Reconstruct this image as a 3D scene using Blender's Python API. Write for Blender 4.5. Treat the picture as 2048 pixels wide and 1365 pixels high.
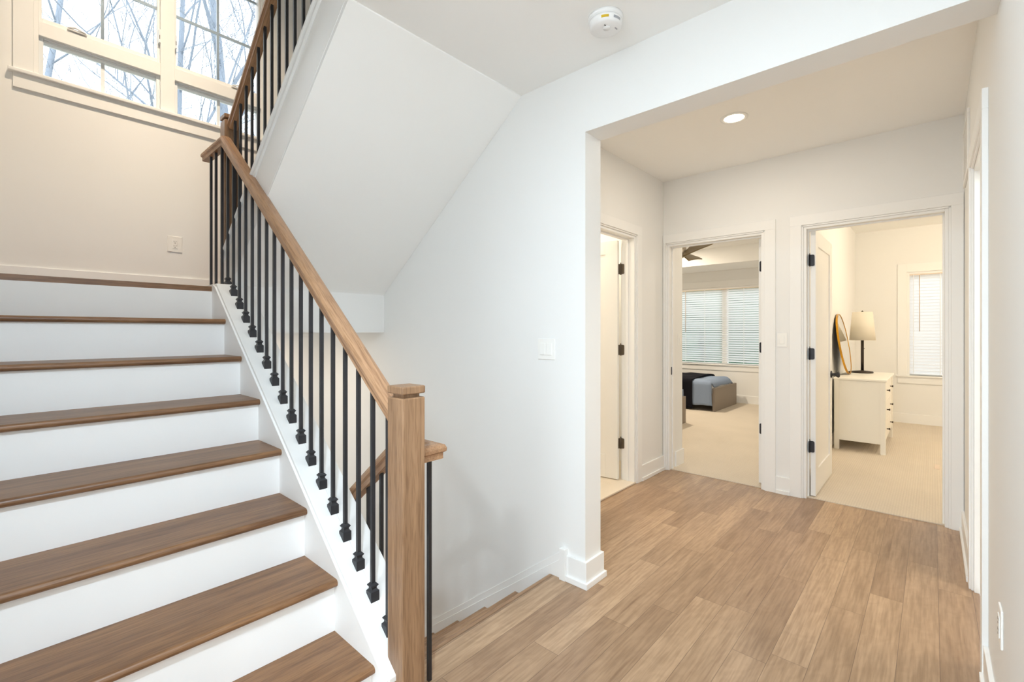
import bpy, bmesh, math, random
from mathutils import Vector, Matrix, noise
random.seed(7)
for o in list(bpy.data.objects): bpy.data.objects.remove(o)
C = bpy.context.scene.collection
SC = bpy.context.scene

# ------------------------------------------------------------------ camera, world, exposure, big lights
def s2l(*c):
    return tuple((x/255/12.92 if x/255 <= .04045 else ((x/255+.055)/1.055)**2.4) for x in c)
EYE = 1.31
FX = 926.6
cam_d = bpy.data.cameras.new('camera'); cam = bpy.data.objects.new('camera', cam_d); C.objects.link(cam)
cam_d.sensor_fit = 'HORIZONTAL'; cam_d.sensor_width = 36.0; cam_d.lens = FX*36.0/2048
cam_d.shift_y = -(682.5-664.0)/2048
cam_d.clip_start = .02; cam_d.clip_end = 200
fwd = Vector((.7405, .672, 0)).normalized()
cam.location = (0, 0, EYE)
cam.rotation_euler = fwd.to_track_quat('-Z', 'Y').to_euler()
SC.camera = cam
SC.view_settings.view_transform = 'Standard'
SC.view_settings.look = 'None'
SC.view_settings.gamma = 1.0
SC.view_settings.use_curve_mapping = False
SC.view_settings.exposure = 0.06
SC.cycles.max_bounces = 14; SC.cycles.diffuse_bounces = 8; SC.cycles.transparent_max_bounces = 24
SC.cycles.glossy_bounces = 5; SC.cycles.transmission_bounces = 6
SC.cycles.use_denoising = True
SC.cycles.sample_clamp_indirect = 6.0
SC.cycles.caustics_reflective = False; SC.cycles.caustics_refractive = False

w = bpy.data.worlds.new('overcast_sky'); SC.world = w; w.use_nodes = True
bg = w.node_tree.nodes['Background']; bg.inputs[0].default_value = (.93, .97, 1, 1); bg.inputs[1].default_value = 3.5

def light(name, kind, loc, power, col=(1, 1, 1), size=.5, size_y=None, direction=None, spread=None, radius=None):
    d = bpy.data.lights.new(name, kind); d.energy = power; d.color = col
    if kind == 'AREA':
        d.size = size
        if size_y: d.shape = 'RECTANGLE'; d.size_y = size_y
        else: d.shape = 'DISK'
        if spread: d.spread = math.radians(spread)
    elif kind in ('POINT', 'SPOT'):
        d.shadow_soft_size = radius or .05
    o = bpy.data.objects.new(name, d); C.objects.link(o); o.location = loc
    if direction: o.rotation_euler = Vector(direction).to_track_quat('-Z', 'Y').to_euler()
    return o
WARM = (1, .85, .66); WARM2 = (1, .88, .74); COOL = (.93, .97, 1)
# added lamp standing in for daylight, set in made-up glazed doors behind the camera
light('daylight_fill_hall', 'AREA', (-2.62, .5, 1.25), 34, (.72, .86, 1), 1.2, 2.1, (1, .12, .05))
# daylight through the window above the stair landing comes from the sky itself

# ------------------------------------------------------------------ helpers
class MB:
    def __init__(s): s.v = []; s.f = []; s.sm = []
    def add(s, vs, fs, smooth=False):
        n = len(s.v); s.v += [Vector(p) for p in vs]; s.f += [tuple(i+n for i in f) for f in fs]; s.sm += [smooth]*len(fs); return s
    def box(s, x0, x1, y0, y1, z0, z1):
        if x0 > x1: x0, x1 = x1, x0
        if y0 > y1: y0, y1 = y1, y0
        if z0 > z1: z0, z1 = z1, z0
        return s.add([(x0,y0,z0),(x1,y0,z0),(x1,y1,z0),(x0,y1,z0),(x0,y0,z1),(x1,y0,z1),(x1,y1,z1),(x0,y1,z1)],
                     [(3,2,1,0),(4,5,6,7),(0,1,5,4),(1,2,6,5),(2,3,7,6),(3,0,4,7)])
    def prism(s, poly, axis, a, b):
        """poly: 2-D outline in the plane across `axis`; x-> (y,z), y-> (x,z), z-> (x,y)"""
        def P(p, t):
            return (t, p[0], p[1]) if axis == 'x' else (p[0], t, p[1]) if axis == 'y' else (p[0], p[1], t)
        n = len(poly); vs = [P(p, a) for p in poly] + [P(p, b) for p in poly]
        ar = sum(poly[i][0]*poly[(i+1) % n][1]-poly[(i+1) % n][0]*poly[i][1] for i in range(n))
        flip = (ar > 0) ^ (axis == 'y') ^ (b < a)
        fs = [tuple(range(n))[::-1], tuple(range(n, 2*n))] + [(i, (i+1) % n, n+(i+1) % n, n+i) for i in range(n)]
        if not flip: fs = [f[::-1] for f in fs]
        return s.add(vs, fs)
    def sweep(s, prof, path, up=(0, 0, 1), smooth=False, caps=True):
        """prof: list of (side, up) pairs swept along path with mitred joints (ccw seen against travel)"""
        path = [Vector(p) for p in path]; up = Vector(up); rings = []
        for i, p in enumerate(path):
            d0 = (p-path[i-1]).normalized() if i else None
            d1 = (path[i+1]-p).normalized() if i < len(path)-1 else None
            d = d0 or d1
            side = d.cross(up).normalized(); u = side.cross(d).normalized()
            base = [p+side*a+u*b for a, b in prof]
            if d0 and d1:
                nrm = (d0+d1).normalized()
                base = [q+d0*((p-q).dot(nrm)/d0.dot(nrm)) for q in base]
            rings.append(base)
        n = len(prof); vs = [q for r in rings for q in r]; fs = []
        for i in range(len(rings)-1):
            for j in range(n):
                k = (j+1) % n
                fs.append((i*n+j, i*n+k, (i+1)*n+k, (i+1)*n+j))
        if caps: fs += [tuple(range(n))[::-1], tuple(range((len(rings)-1)*n, len(rings)*n))]
        return s.add(vs, fs, smooth)
    def tube(s, path, radii, seg=8, smooth=True):
        path = [Vector(p) for p in path]
        if not hasattr(radii, '__len__'): radii = [radii]*len(path)
        rings = []
        ref = Vector((.31, .53, .79))
        for i, p in enumerate(path):
            d = (path[min(i+1, len(path)-1)]-path[max(i-1, 0)]).normalized()
            a = d.cross(ref).normalized(); b = d.cross(a)
            rings.append([p+(a*math.cos(t)+b*math.sin(t))*radii[i] for t in [2*math.pi*k/seg for k in range(seg)]])
        vs = [q for r in rings for q in r]; fs = []
        for i in range(len(rings)-1):
            for j in range(seg):
                k = (j+1) % seg; fs.append((i*seg+j, i*seg+k, (i+1)*seg+k, (i+1)*seg+j))
        fs += [tuple(range(seg))[::-1], tuple(range((len(rings)-1)*seg, len(rings)*seg))]
        return s.add(vs, fs, smooth)
    def lathe(s, prof, c, axis='z', seg=32, smooth=True):
        """prof: (radius, height) pairs from one end to the other"""
        c = Vector(c); vs = []; fs = []; n = len(prof)
        A = {'z': (Vector((1,0,0)), Vector((0,1,0)), Vector((0,0,1))), 'x': (Vector((0,1,0)), Vector((0,0,1)), Vector((1,0,0))),
             'y': (Vector((0,0,1)), Vector((1,0,0)), Vector((0,1,0)))}[axis]
        for k in range(seg):
            t = 2*math.pi*k/seg
            for r, h in prof: vs.append(c+A[0]*(r*math.cos(t))+A[1]*(r*math.sin(t))+A[2]*h)
        for k in range(seg):
            m = (k+1) % seg
            for i in range(n-1): fs.append((k*n+i, m*n+i, m*n+i+1, k*n+i+1))
        s.add(vs, fs, smooth)
        if prof[0][0] > 1e-5: s.f.append(tuple(len(s.v)-len(vs)+k*n for k in range(seg))[::-1]); s.sm.append(False)
        if prof[-1][0] > 1e-5: s.f.append(tuple(len(s.v)-len(vs)+k*n+n-1 for k in range(seg))); s.sm.append(False)
        return s
    def grid(s, fn, nu, nv, smooth=True, thick=None):
        vs = [fn(i/nu, j/nv) for j in range(nv+1) for i in range(nu+1)]
        fs = [(j*(nu+1)+i, j*(nu+1)+i+1, (j+1)*(nu+1)+i+1, (j+1)*(nu+1)+i) for j in range(nv) for i in range(nu)]
        return s.add(vs, fs, smooth)
    def build(s, name, mat, parent=None, bev=0, seg=2, loc=None, fix=False):
        off = Vector(loc) if loc else (parent_base(parent) if parent else Vector((0, 0, 0)))
        me = bpy.data.meshes.new(name)
        me.from_pydata([p-off for p in s.v], [], s.f)
        for p, q in zip(me.polygons, s.sm): p.use_smooth = q
        me.materials.append(mat)
        if fix:
            bm = bmesh.new(); bm.from_mesh(me); bmesh.ops.recalc_face_normals(bm, faces=bm.faces); bm.to_mesh(me); bm.free()
        me.update()
        o = bpy.data.objects.new(name, me); C.objects.link(o)
        if parent:
            o.parent = parent
            o.location = Vector((0, 0, 0))
        elif loc: o.location = loc
        if bev:
            b = o.modifiers.new('edge', 'BEVEL'); b.width = bev; b.segments = seg; b.limit_method = 'ANGLE'; b.angle_limit = math.radians(35)
        return o

def parent_base(p):
    t = Vector((0, 0, 0))
    while p is not None: t += p.location; p = p.parent
    return t
def tag(o, label=None, cat=None, group=None, kind=None):
    if label: o['label'] = label
    if cat: o['category'] = cat
    if group: o['group'] = group
    if kind: o['kind'] = kind
    return o
def thing(name, loc, label, cat, group=None, kind=None):
    o = bpy.data.objects.new(name, None); C.objects.link(o); o.location = loc; o.empty_display_size = .1
    return tag(o, label, cat, group, kind)
def struct(name, mb, mat, label, cat, bev=0):
    return tag(mb.build(name, mat, bev=bev), label, cat, None, 'structure')
def copy_tree(o, shift, parent=None):
    c = o.copy(); C.objects.link(c)
    if parent: c.parent = parent
    else: c.location = o.location+Vector(shift)
    for ch in list(o.children): copy_tree(ch, shift, c)
    return c

# ------------------------------------------------------------------ materials
def new_mat(name):
    m = bpy.data.materials.new(name); m.use_nodes = True
    nt = m.node_tree; return m, nt, nt.nodes['Principled BSDF']
def N(nt, kind, **kw):
    n = nt.nodes.new(kind)
    for k, v in kw.items():
        if k.startswith('i_'): n.inputs[k[2:] if not k[2:].isdigit() else int(k[2:])].default_value = v
        else: setattr(n, k, v)
    return n
def mth(nt, op, a, b=None, c=None):
    n = nt.nodes.new('ShaderNodeMath'); n.operation = op
    for i, x in enumerate((a, b, c)):
        if x is None: continue
        if isinstance(x, (int, float)): n.inputs[i].default_value = x
        else: nt.links.new(x, n.inputs[i])
    return n.outputs[0]
def mixc(nt, fac, a, b, mode='MIX'):
    n = nt.nodes.new('ShaderNodeMix'); n.data_type = 'RGBA'; n.blend_type = mode
    for sock, x in ((n.inputs['Factor'], fac), (n.inputs['A'], a), (n.inputs['B'], b)):
        if isinstance(x, (int, float)): sock.default_value = x
        elif isinstance(x, tuple): sock.default_value = (*x[:3], 1)
        else: nt.links.new(x, sock)
    return n.outputs['Result']
def paint(name, rgb, rough=.5, bump=0, bscale=300, spec=.4, metal=0.0, var=.015):
    m, nt, b = new_mat(name); L = nt.links.new
    tc = N(nt, 'ShaderNodeTexCoord'); nz = N(nt, 'ShaderNodeTexNoise'); nz.inputs['Scale'].default_value = 3.0
    L(tc.outputs['Object'], nz.inputs['Vector'])
    c = s2l(*rgb)
    L(mixc(nt, nz.outputs['Fac'], tuple(x*(1-var) for x in c), tuple(min(1, x*(1+var)) for x in c)), b.inputs['Base Color'])
    b.inputs['Roughness'].default_value = rough; b.inputs['Specular IOR Level'].default_value = spec; b.inputs['Metallic'].default_value = metal
    if bump:
        n2 = N(nt, 'ShaderNodeTexNoise'); n2.inputs['Scale'].default_value = bscale; L(tc.outputs['Object'], n2.inputs['Vector'])
        bp = N(nt, 'ShaderNodeBump'); bp.inputs['Strength'].default_value = bump; bp.inputs['Distance'].default_value = .002
        L(n2.outputs['Fac'], bp.inputs['Height']); L(bp.outputs['Normal'], b.inputs['Normal'])
    return m
def wood(name, light_c, dark_c, axis='x', rough=.42, slope=0):
    m, nt, b = new_mat(name); L = nt.links.new
    tc = N(nt, 'ShaderNodeTexCoord'); oi = N(nt, 'ShaderNodeObjectInfo')
    sc = {'x': (.06, 1, 1), 'y': (1, .06, 1), 'z': (1, 1, .06)}[axis]
    mp = N(nt, 'ShaderNodeMapping'); mp.inputs['Scale'].default_value = sc
    rot = N(nt, 'ShaderNodeMapping'); rot.inputs['Rotation'].default_value = (math.radians(slope), 0, 0)
    L(tc.outputs['Object'], rot.inputs['Vector']); L(rot.outputs['Vector'], mp.inputs['Vector'])
    off = N(nt, 'ShaderNodeVectorMath', operation='ADD'); L(mp.outputs['Vector'], off.inputs[0])
    rv = mth(nt, 'MULTIPLY', oi.outputs['Random'], 9.0)
    cx = N(nt, 'ShaderNodeCombineXYZ'); L(rv, cx.inputs[0]); L(rv, cx.inputs[1]); L(rv, cx.inputs[2]); L(cx.outputs[0], off.inputs[1])
    n1 = N(nt, 'ShaderNodeTexNoise'); n1.inputs['Scale'].default_value = 26; n1.inputs['Detail'].default_value = 5; n1.inputs['Distortion'].default_value = .8
    n2 = N(nt, 'ShaderNodeTexNoise'); n2.inputs['Scale'].default_value = 190; n2.inputs['Detail'].default_value = 2
    L(off.outputs[0], n1.inputs['Vector']); L(off.outputs[0], n2.inputs['Vector'])
    r1 = N(nt, 'ShaderNodeValToRGB'); r1.color_ramp.elements[0].position = .34; r1.color_ramp.elements[1].position = .66
    r1.color_ramp.elements[0].color = (*s2l(*dark_c), 1); r1.color_ramp.elements[1].color = (*s2l(*light_c), 1)
    L(n1.outputs['Fac'], r1.inputs[0])
    r2 = N(nt, 'ShaderNodeValToRGB'); r2.color_ramp.elements[0].position = .38; r2.color_ramp.elements[1].position = .52
    r2.color_ramp.elements[0].color = (.70, .66, .62, 1); r2.color_ramp.elements[1].color = (1, 1, 1, 1)
    L(n2.outputs['Fac'], r2.inputs[0])
    L(mixc(nt, .8, r1.outputs[0], r2.outputs[0], 'MULTIPLY'), b.inputs['Base Color'])
    b.inputs['Roughness'].default_value = rough; b.inputs['Specular IOR Level'].default_value = .45
    bp = N(nt, 'ShaderNodeBump'); bp.inputs['Strength'].default_value = .15; bp.inputs['Distance'].default_value = .001
    L(n2.outputs['Fac'], bp.inputs['Height']); L(bp.outputs['Normal'], b.inputs['Normal'])
    return m
def plank_floor(name):
    m, nt, b = new_mat(name); L = nt.links.new
    tc = N(nt, 'ShaderNodeTexCoord'); sp = N(nt, 'ShaderNodeSeparateXYZ'); L(tc.outputs['Object'], sp.inputs[0])
    PW = .127
    yv = mth(nt, 'DIVIDE', mth(nt, 'ADD', sp.outputs['Y'], 10*PW+.022), PW)
    row = mth(nt, 'FLOOR', yv); fy = mth(nt, 'FRACT', yv)
    wn = N(nt, 'ShaderNodeTexWhiteNoise', noise_dimensions='1D'); L(row, wn.inputs['W'])
    wn2 = N(nt, 'ShaderNodeTexWhiteNoise', noise_dimensions='1D'); L(mth(nt, 'ADD', row, 37.3), wn2.inputs['W'])
    ln = mth(nt, 'MULTIPLY_ADD', wn2.outputs['Value'], .55, .75)
    xv = mth(nt, 'DIVIDE', mth(nt, 'ADD', sp.outputs['X'], mth(nt, 'MULTIPLY_ADD', wn.outputs['Value'], 3.0, 20.0)), ln)
    ix = mth(nt, 'FLOOR', xv); fx = mth(nt, 'FRACT', xv)
    cid = N(nt, 'ShaderNodeCombineXYZ'); L(row, cid.inputs[0]); L(ix, cid.inputs[1])
    pr = N(nt, 'ShaderNodeTexWhiteNoise', noise_dimensions='2D'); L(cid.outputs[0], pr.inputs['Vector'])
    # plank tone
    rt = N(nt, 'ShaderNodeValToRGB'); els = rt.color_ramp.elements
    els[0].position = 0; els[0].color = (*s2l(154, 126, 100), 1); els[1].position = 1; els[1].color = (*s2l(188, 160, 130), 1)
    e = els.new(.35); e.color = (*s2l(165, 137, 109), 1); e = els.new(.7); e.color = (*s2l(175, 147, 118), 1)
    L(pr.outputs['Value'], rt.inputs[0])
    # grain, shifted per plank
    mp = N(nt, 'ShaderNodeVectorMath', operation='MULTIPLY'); L(tc.outputs['Object'], mp.inputs[0]); mp.inputs[1].default_value = (.12, 1, 1)
    sh = N(nt, 'ShaderNodeVectorMath', operation='MULTIPLY_ADD'); L(pr.outputs['Color'], sh.inputs[0]); sh.inputs[1].default_value = (13, 13, 13); L(mp.outputs[0], sh.inputs[2])
    n1 = N(nt, 'ShaderNodeTexNoise'); n1.inputs['Scale'].default_value = 14; n1.inputs['Detail'].default_value = 5; n1.inputs['Distortion'].default_value = 1.2
    L(sh.outputs[0], n1.inputs['Vector'])
    # curly figure across the plank
    mp2 = N(nt, 'ShaderNodeVectorMath', operation='MULTIPLY'); L(tc.outputs['Object'], mp2.inputs[0]); mp2.inputs[1].default_value = (.55, 1, 1)
    sh2 = N(nt, 'ShaderNodeVectorMath', operation='MULTIPLY_ADD'); L(pr.outputs['Color'], sh2.inputs[0]); sh2.inputs[1].default_value = (7, 7, 7); L(mp2.outputs[0], sh2.inputs[2])
    wv = N(nt, 'ShaderNodeTexWave', wave_type='BANDS', bands_direction='DIAGONAL'); wv.inputs['Scale'].default_value = 9; wv.inputs['Distortion'].default_value = 14; wv.inputs['Detail'].default_value = 3; wv.inputs['Detail Scale'].default_value = 1.3
    L(sh2.outputs[0], wv.inputs['Vector'])
    g1 = N(nt, 'ShaderNodeValToRGB'); g1.color_ramp.elements[0].position = .3; g1.color_ramp.elements[1].position = .7
    g1.color_ramp.elements[0].color = (.80, .76, .73, 1); g1.color_ramp.elements[1].color = (1.06, 1.05, 1.04, 1); L(n1.outputs['Fac'], g1.inputs[0])
    g2 = N(nt, 'ShaderNodeValToRGB'); g2.color_ramp.elements[0].color = (.955, .945, .935, 1); g2.color_ramp.elements[1].color = (1.015, 1.015, 1.015, 1); L(wv.outputs['Fac'], g2.inputs[0])
    # sparse dark mineral streaks
    n3 = N(nt, 'ShaderNodeTexNoise'); n3.inputs['Scale'].default_value = 9; n3.inputs['Detail'].default_value = 3
    mp3 = N(nt, 'ShaderNodeVectorMath', operation='MULTIPLY'); L(sh.outputs[0], mp3.inputs[0]); mp3.inputs[1].default_value = (1.2, 3.2, 1); L(mp3.outputs[0], n3.inputs['Vector'])
    g3 = N(nt, 'ShaderNodeValToRGB'); g3.color_ramp.elements[0].position = .66; g3.color_ramp.elements[1].position = .76
    g3.color_ramp.elements[0].color = (1, 1, 1, 1); g3.color_ramp.elements[1].color = (.68, .60, .55, 1); L(n3.outputs['Fac'], g3.inputs[0])
    c = mixc(nt, 1.0, rt.outputs[0], g1.outputs[0], 'MULTIPLY'); c = mixc(nt, 1.0, c, g2.outputs[0], 'MULTIPLY'); c = mixc(nt, 1.0, c, g3.outputs[0], 'MULTIPLY')
    n4 = N(nt, 'ShaderNodeTexNoise'); n4.inputs['Scale'].default_value = 95; n4.inputs['Detail'].default_value = 3
    mp4 = N(nt, 'ShaderNodeVectorMath', operation='MULTIPLY'); L(sh.outputs[0], mp4.inputs[0]); mp4.inputs[1].default_value = (.5, 1, 1); L(mp4.outputs[0], n4.inputs['Vector'])
    g4 = N(nt, 'ShaderNodeValToRGB'); g4.color_ramp.elements[0].position = .35; g4.color_ramp.elements[1].position = .6
    g4.color_ramp.elements[0].color = (.80, .77, .74, 1); g4.color_ramp.elements[1].color = (1.03, 1.03, 1.03, 1); L(n4.outputs['Fac'], g4.inputs[0])
    c = mixc(nt, 1.0, c, g4.outputs[0], 'MULTIPLY')
    # joints between planks
    ey = mth(nt, 'MULTIPLY', mth(nt, 'MINIMUM', fy, mth(nt, 'SUBTRACT', 1.0, fy)), PW)
    ex = mth(nt, 'MULTIPLY', mth(nt, 'MINIMUM', fx, mth(nt, 'SUBTRACT', 1.0, fx)), ln)
    gap = mth(nt, 'LESS_THAN', mth(nt, 'MINIMUM', ey, ex), .0011)
    c = mixc(nt, mth(nt, 'MULTIPLY', gap, .7), c, s2l(96, 72, 54))
    L(c, b.inputs['Base Color'])
    b.inputs['Roughness'].default_value = .31; b.inputs['Specular IOR Level'].default_value = .5
    bp = N(nt, 'ShaderNodeBump'); bp.inputs['Strength'].default_value = .25; bp.inputs['Distance'].default_value = .001
    hh = mth(nt, 'SUBTRACT', mth(nt, 'MULTIPLY', n1.outputs['Fac'], .4), gap); L(hh, bp.inputs['Height']); L(bp.outputs['Normal'], b.inputs['Normal'])
    return m
def carpet(name, rgb):
    m, nt, b = new_mat(name); L = nt.links.new
    tc = N(nt, 'ShaderNodeTexCoord')
    n0 = N(nt, 'ShaderNodeTexNoise'); n0.inputs['Scale'].default_value = 2.2; n0.inputs['Detail'].default_value = 3; L(tc.outputs['Object'], n0.inputs['Vector'])
    sp = N(nt, 'ShaderNodeSeparateXYZ'); L(tc.outputs['Object'], sp.inputs[0])
    rx = mth(nt, 'ABSOLUTE', mth(nt, 'SINE', mth(nt, 'MULTIPLY', sp.outputs['X'], 105.0)))
    ry = mth(nt, 'ABSOLUTE', mth(nt, 'SINE', mth(nt, 'MULTIPLY', sp.outputs['Y'], 200.0)))
    loop = mth(nt, 'MULTIPLY', rx, ry)
    c = s2l(*rgb)
    a = mixc(nt, n0.outputs['Fac'], tuple(x*.90 for x in c), tuple(min(1, x*1.08) for x in c))
    a = mixc(nt, mth(nt, 'MULTIPLY', mth(nt, 'SUBTRACT', 1.0, loop), .28), a, tuple(x*.62 for x in c))
    L(a, b.inputs['Base Color']); b.inputs['Roughness'].default_value = .95; b.inputs['Specular IOR Level'].default_value = .1
    bp = N(nt, 'ShaderNodeBump'); bp.inputs['Strength'].default_value = .5; bp.inputs['Distance'].default_value = .004
    L(loop, bp.inputs['Height']); L(bp.outputs['Normal'], b.inputs['Normal'])
    return m
def glass_mat(name):
    m, nt, b = new_mat(name); L = nt.links.new
    nt.nodes.remove(b); out = nt.nodes['Material Output']
    t = N(nt, 'ShaderNodeBsdfTransparent'); t.inputs[0].default_value = (.96, .98, .98, 1); g = N(nt, 'ShaderNodeBsdfGlossy'); g.inputs['Roughness'].default_value = .01
    fr = N(nt, 'ShaderNodeFresnel'); fr.inputs['IOR'].default_value = 1.35; mx = N(nt, 'ShaderNodeMixShader')
    L(mth(nt, 'MULTIPLY', fr.outputs[0], .8), mx.inputs[0]); L(t.outputs[0], mx.inputs[1]); L(g.outputs[0], mx.inputs[2]); L(mx.outputs[0], out.inputs['Surface'])
    return m
def thin_cloth(name, rgb, trans):
    m, nt, b = new_mat(name); L = nt.links.new
    out = nt.nodes['Material Output']; b.inputs['Base Color'].default_value = (*s2l(*rgb), 1); b.inputs['Roughness'].default_value = .6
    tl = N(nt, 'ShaderNodeBsdfTranslucent'); tl.inputs[0].default_value = (*s2l(*rgb), 1)
    mx = N(nt, 'ShaderNodeMixShader'); mx.inputs[0].default_value = trans
    L(b.outputs[0], mx.inputs[1]); L(tl.outputs[0], mx.inputs[2]); L(mx.outputs[0], out.inputs['Surface'])
    return m
def emit(name, col, strength):
    m, nt, b = new_mat(name)
    b.inputs['Base Color'].default_value = (*col, 1); b.inputs['Emission Color'].default_value = (*col, 1); b.inputs['Emission Strength'].default_value = strength
    return m

M = {}
M['wall'] = paint('wall_paint', (235, 235, 233), .6, .06, 420, .3, var=.006)
M['ceil'] = paint('ceiling_paint', (246, 246, 244), .75, .04, 300, .2, var=.006)
M['trim'] = paint('trim_paint', (239, 239, 237), .38, 0, 1, .45, var=.005)
M['riser'] = paint('riser_paint', (248, 248, 247), .42, 0, 1, .4, var=.01)
M['plate'] = paint('switch_plastic', (240, 239, 235), .35, 0, 1, .5)
M['slot'] = paint('dark_slot', (90, 84, 78), .5)
M['floor'] = plank_floor('hickory_planks')
M['tread'] = wood('tread_oak', (141, 104, 71), (112, 79, 53), 'x', .4)
M['oak'] = wood('basement_tread_oak', (176, 141, 108), (148, 116, 88), 'x', .4)
M['newel'] = wood('newel_oak', (160, 126, 95), (134, 103, 76), 'z', .42)
M['rail'] = wood('rail_oak', (184, 145, 110), (163, 125, 94), 'y', .38, -38.5)
M['rail_down'] = wood('rail_oak_falling', (184, 145, 110), (163, 125, 94), 'y', .38, 37.8)
M['iron'] = paint('black_iron', (45, 45, 48), .45, 0, 250, .4, var=.03)
M['hinge'] = paint('black_hinge', (52, 52, 56), .4, 0, 1, .5, .4)
M['bronze'] = paint('aged_hinge', (92, 82, 70), .38, 0, 1, .5, .6, .2)
M['carpet'] = carpet('beige_carpet', (217, 206, 190))
M['tile'] = paint('cream_tile', (226, 214, 196), .3, 0, 1, .5, var=.03)
M['glass'] = glass_mat('window_glass')
M['blind'] = thin_cloth('blind_slat', (246, 248, 250), .6)
M['blindrail'] = paint('blind_rail', (228, 214, 198), .5)
M['cord'] = paint('blind_cord', (214, 196, 178), .7)
M['muntin'] = paint('muntin_grey', (196, 208, 226), .5)
M['vinyl'] = paint('window_vinyl', (232, 236, 238), .35)
M['smoke'] = paint('detector_plastic', (238, 238, 237), .4)
M['yellow'] = paint('yellow_label', (205, 170, 30), .5)
M['grey'] = paint('grey_print', (165, 166, 170), .6)
M['shade'] = thin_cloth('linen_shade', (253, 248, 236), .5)
M['bronze_dark'] = paint('dark_bronze', (62, 52, 44), .4, 0, 1, .5, .5)
M['gold'] = paint('brushed_gold', (205, 152, 48), .3, 0, 1, .5, .85)
M['mirror'] = paint('mirror_glass', (235, 236, 238), .02, 0, 1, .5, 1.0, 0)
M['back'] = paint('mirror_back', (60, 58, 60), .7)
M['dresser'] = paint('dresser_paint', (242, 239, 230), .45)
M['bed'] = paint('taupe_board', (138, 127, 115), .55)
M['duvet'] = paint('blue_grey_cotton', (140, 155, 178), .9, .3, 60, .1, var=.06)
M['throw'] = paint('black_knit', (26, 26, 32), .95, .6, 120, .1, var=.2)
M['mattress'] = paint('mattress_white', (225, 225, 225), .9)
M['fan'] = paint('fan_blade_bronze', (132, 114, 80), .35, 0, 1, .5, .5)
M['fanlight'] = paint('fan_metal', (200, 192, 180), .35, 0, 1, .5, .7)
M['bark'] = paint('pale_bark', (140, 149, 162), .9, .4, 20, .1, var=.15)
M['leaf'] = paint('evergreen', (84, 110, 92), .9, .5, 6, .1, var=.45)
M['earth'] = paint('winter_ground', (150, 146, 132), .95, .3, 3, .1, var=.1)
M['siding'] = paint('pale_siding', (214, 196, 186), .8)
M['lamp_glow'] = emit('warm_diffuser', (1, .88, .70), 9.0)

# ------------------------------------------------------------------ setting: levels and planes
CEIL_H, CEIL_C = 2.668, 2.738          # hall / corridor ceilings
XW, XW2 = 2.01, 2.157                  # wall beside the stairs
YR = -.155                             # right wall face
YL = 1.90                              # corridor left wall
XE, XE2 = 4.243, 4.36                  # corridor end wall
YB = 4.20                              # window wall of the stairwell
XLF = -.13                             # left wall of the stairwell
TOP = 5.55
LAND = 1.581
NOSE0 = 1.543                          # top nosing of the basement flight

# floors
f = MB().box(-2.6, XLF+.001, YR-.02, 1.15, -.25, 0).box(XLF, 1.03, YR-.02, 1.42, -.25, 0).box(1.03, XW2, YR-.02, NOSE0-.03, -.25, 0).box(XW2, XE+.03, YR-.02, YL+.02, -.25, 0).box(XLF, 1.03, 1.42, 1.9, -.25, -.05)
struct('floor', f, M['floor'], 'hickory plank floor of the hall and corridor', 'floor')
struct('floor_bedroom_carpet', MB().box(XE+.03, 9.1, .92, 5.2, -.2, .006), M['carpet'], 'beige carpet in the bedroom with the grey bed', 'floor')
struct('floor_dresser_room_carpet', MB().box(XE+.03, 8.7, -2.0, .92, -.2, .006), M['carpet'], 'beige ribbed carpet in the room with the white dresser', 'floor')
ft = MB().box(2.3, XE, YL+.12, 4.0, -.2, .008)
for k in range(5): ft.box(2.3+.4*k+.004, 2.7+.4*k, YL+.125, YL+.9, .008, .010)
struct('floor_bathroom_tile', ft, M['tile'], 'cream tile floor behind the door on the left of the corridor', 'floor')
struct('trim_bath_threshold', MB().box(2.89, 3.68, YL-.005, YL+.125, 0, .014), M['tile'], 'cream stone threshold under the bathroom door', 'threshold', .003)
struct('floor_landing', MB().box(XLF, XW, 3.19, YB, 1.305, LAND-.03), M['wall'], 'stair landing slab with white underside', 'landing')
struct('trim_landing_fascia', MB().box(1.03, XW, 3.176, 3.19, 1.304, LAND+.03), M['trim'], 'white fascia board below the landing', 'trim')
struct('floor_landing_boards', MB().box(XLF, XW, 3.19, YB, LAND-.03, LAND), M['tread'], 'oak boards on top of the landing', 'landing')
struct('floor_lower_level', MB().box(XLF, XW, 3.9, YB, -2.3, -2.09).box(XLF, XW2, 1.3, YB, -3.1, -2.95), M['tread'], 'lower landing of the basement stairs', 'floor')
# ceilings
c = MB().box(-2.6, XLF, YR, 1.15, CEIL_H, 3.1).box(XLF, .945, YR, 1.2, CEIL_H, 3.1).box(.945, XW, YR, 1.2, CEIL_H, 3.1).box(.945, XW, 1.2, 1.752, CEIL_H, 2.69)
struct('ceiling_hall', c, M['ceil'], 'white ceiling of the stair hall with the smoke detector', 'ceiling')
struct('ceiling_corridor', MB().box(XW2, XE, YR, YL, CEIL_C, 3.0), M['ceil'], 'ceiling of the corridor with the recessed light', 'ceiling')
struct('ceiling_stairwell', MB().box(-2.6, XW2, -.3, YB, TOP, TOP+.1), M['ceil'], 'ceiling high above the stairwell', 'ceiling')
struct('ceiling_bedroom', MB().box(XE2, 9.1, .98, 5.2, CEIL_C, 2.9).box(8.15, 9.1, .98, 5.2, 2.46, CEIL_C), M['ceil'], 'bedroom ceiling with a dropped bulkhead over the window', 'ceiling')
struct('ceiling_dresser_room', MB().box(XE2, 8.7, -2.0, .863, 2.80, 2.95), M['ceil'], 'ceiling of the room with the dresser', 'ceiling')
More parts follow.
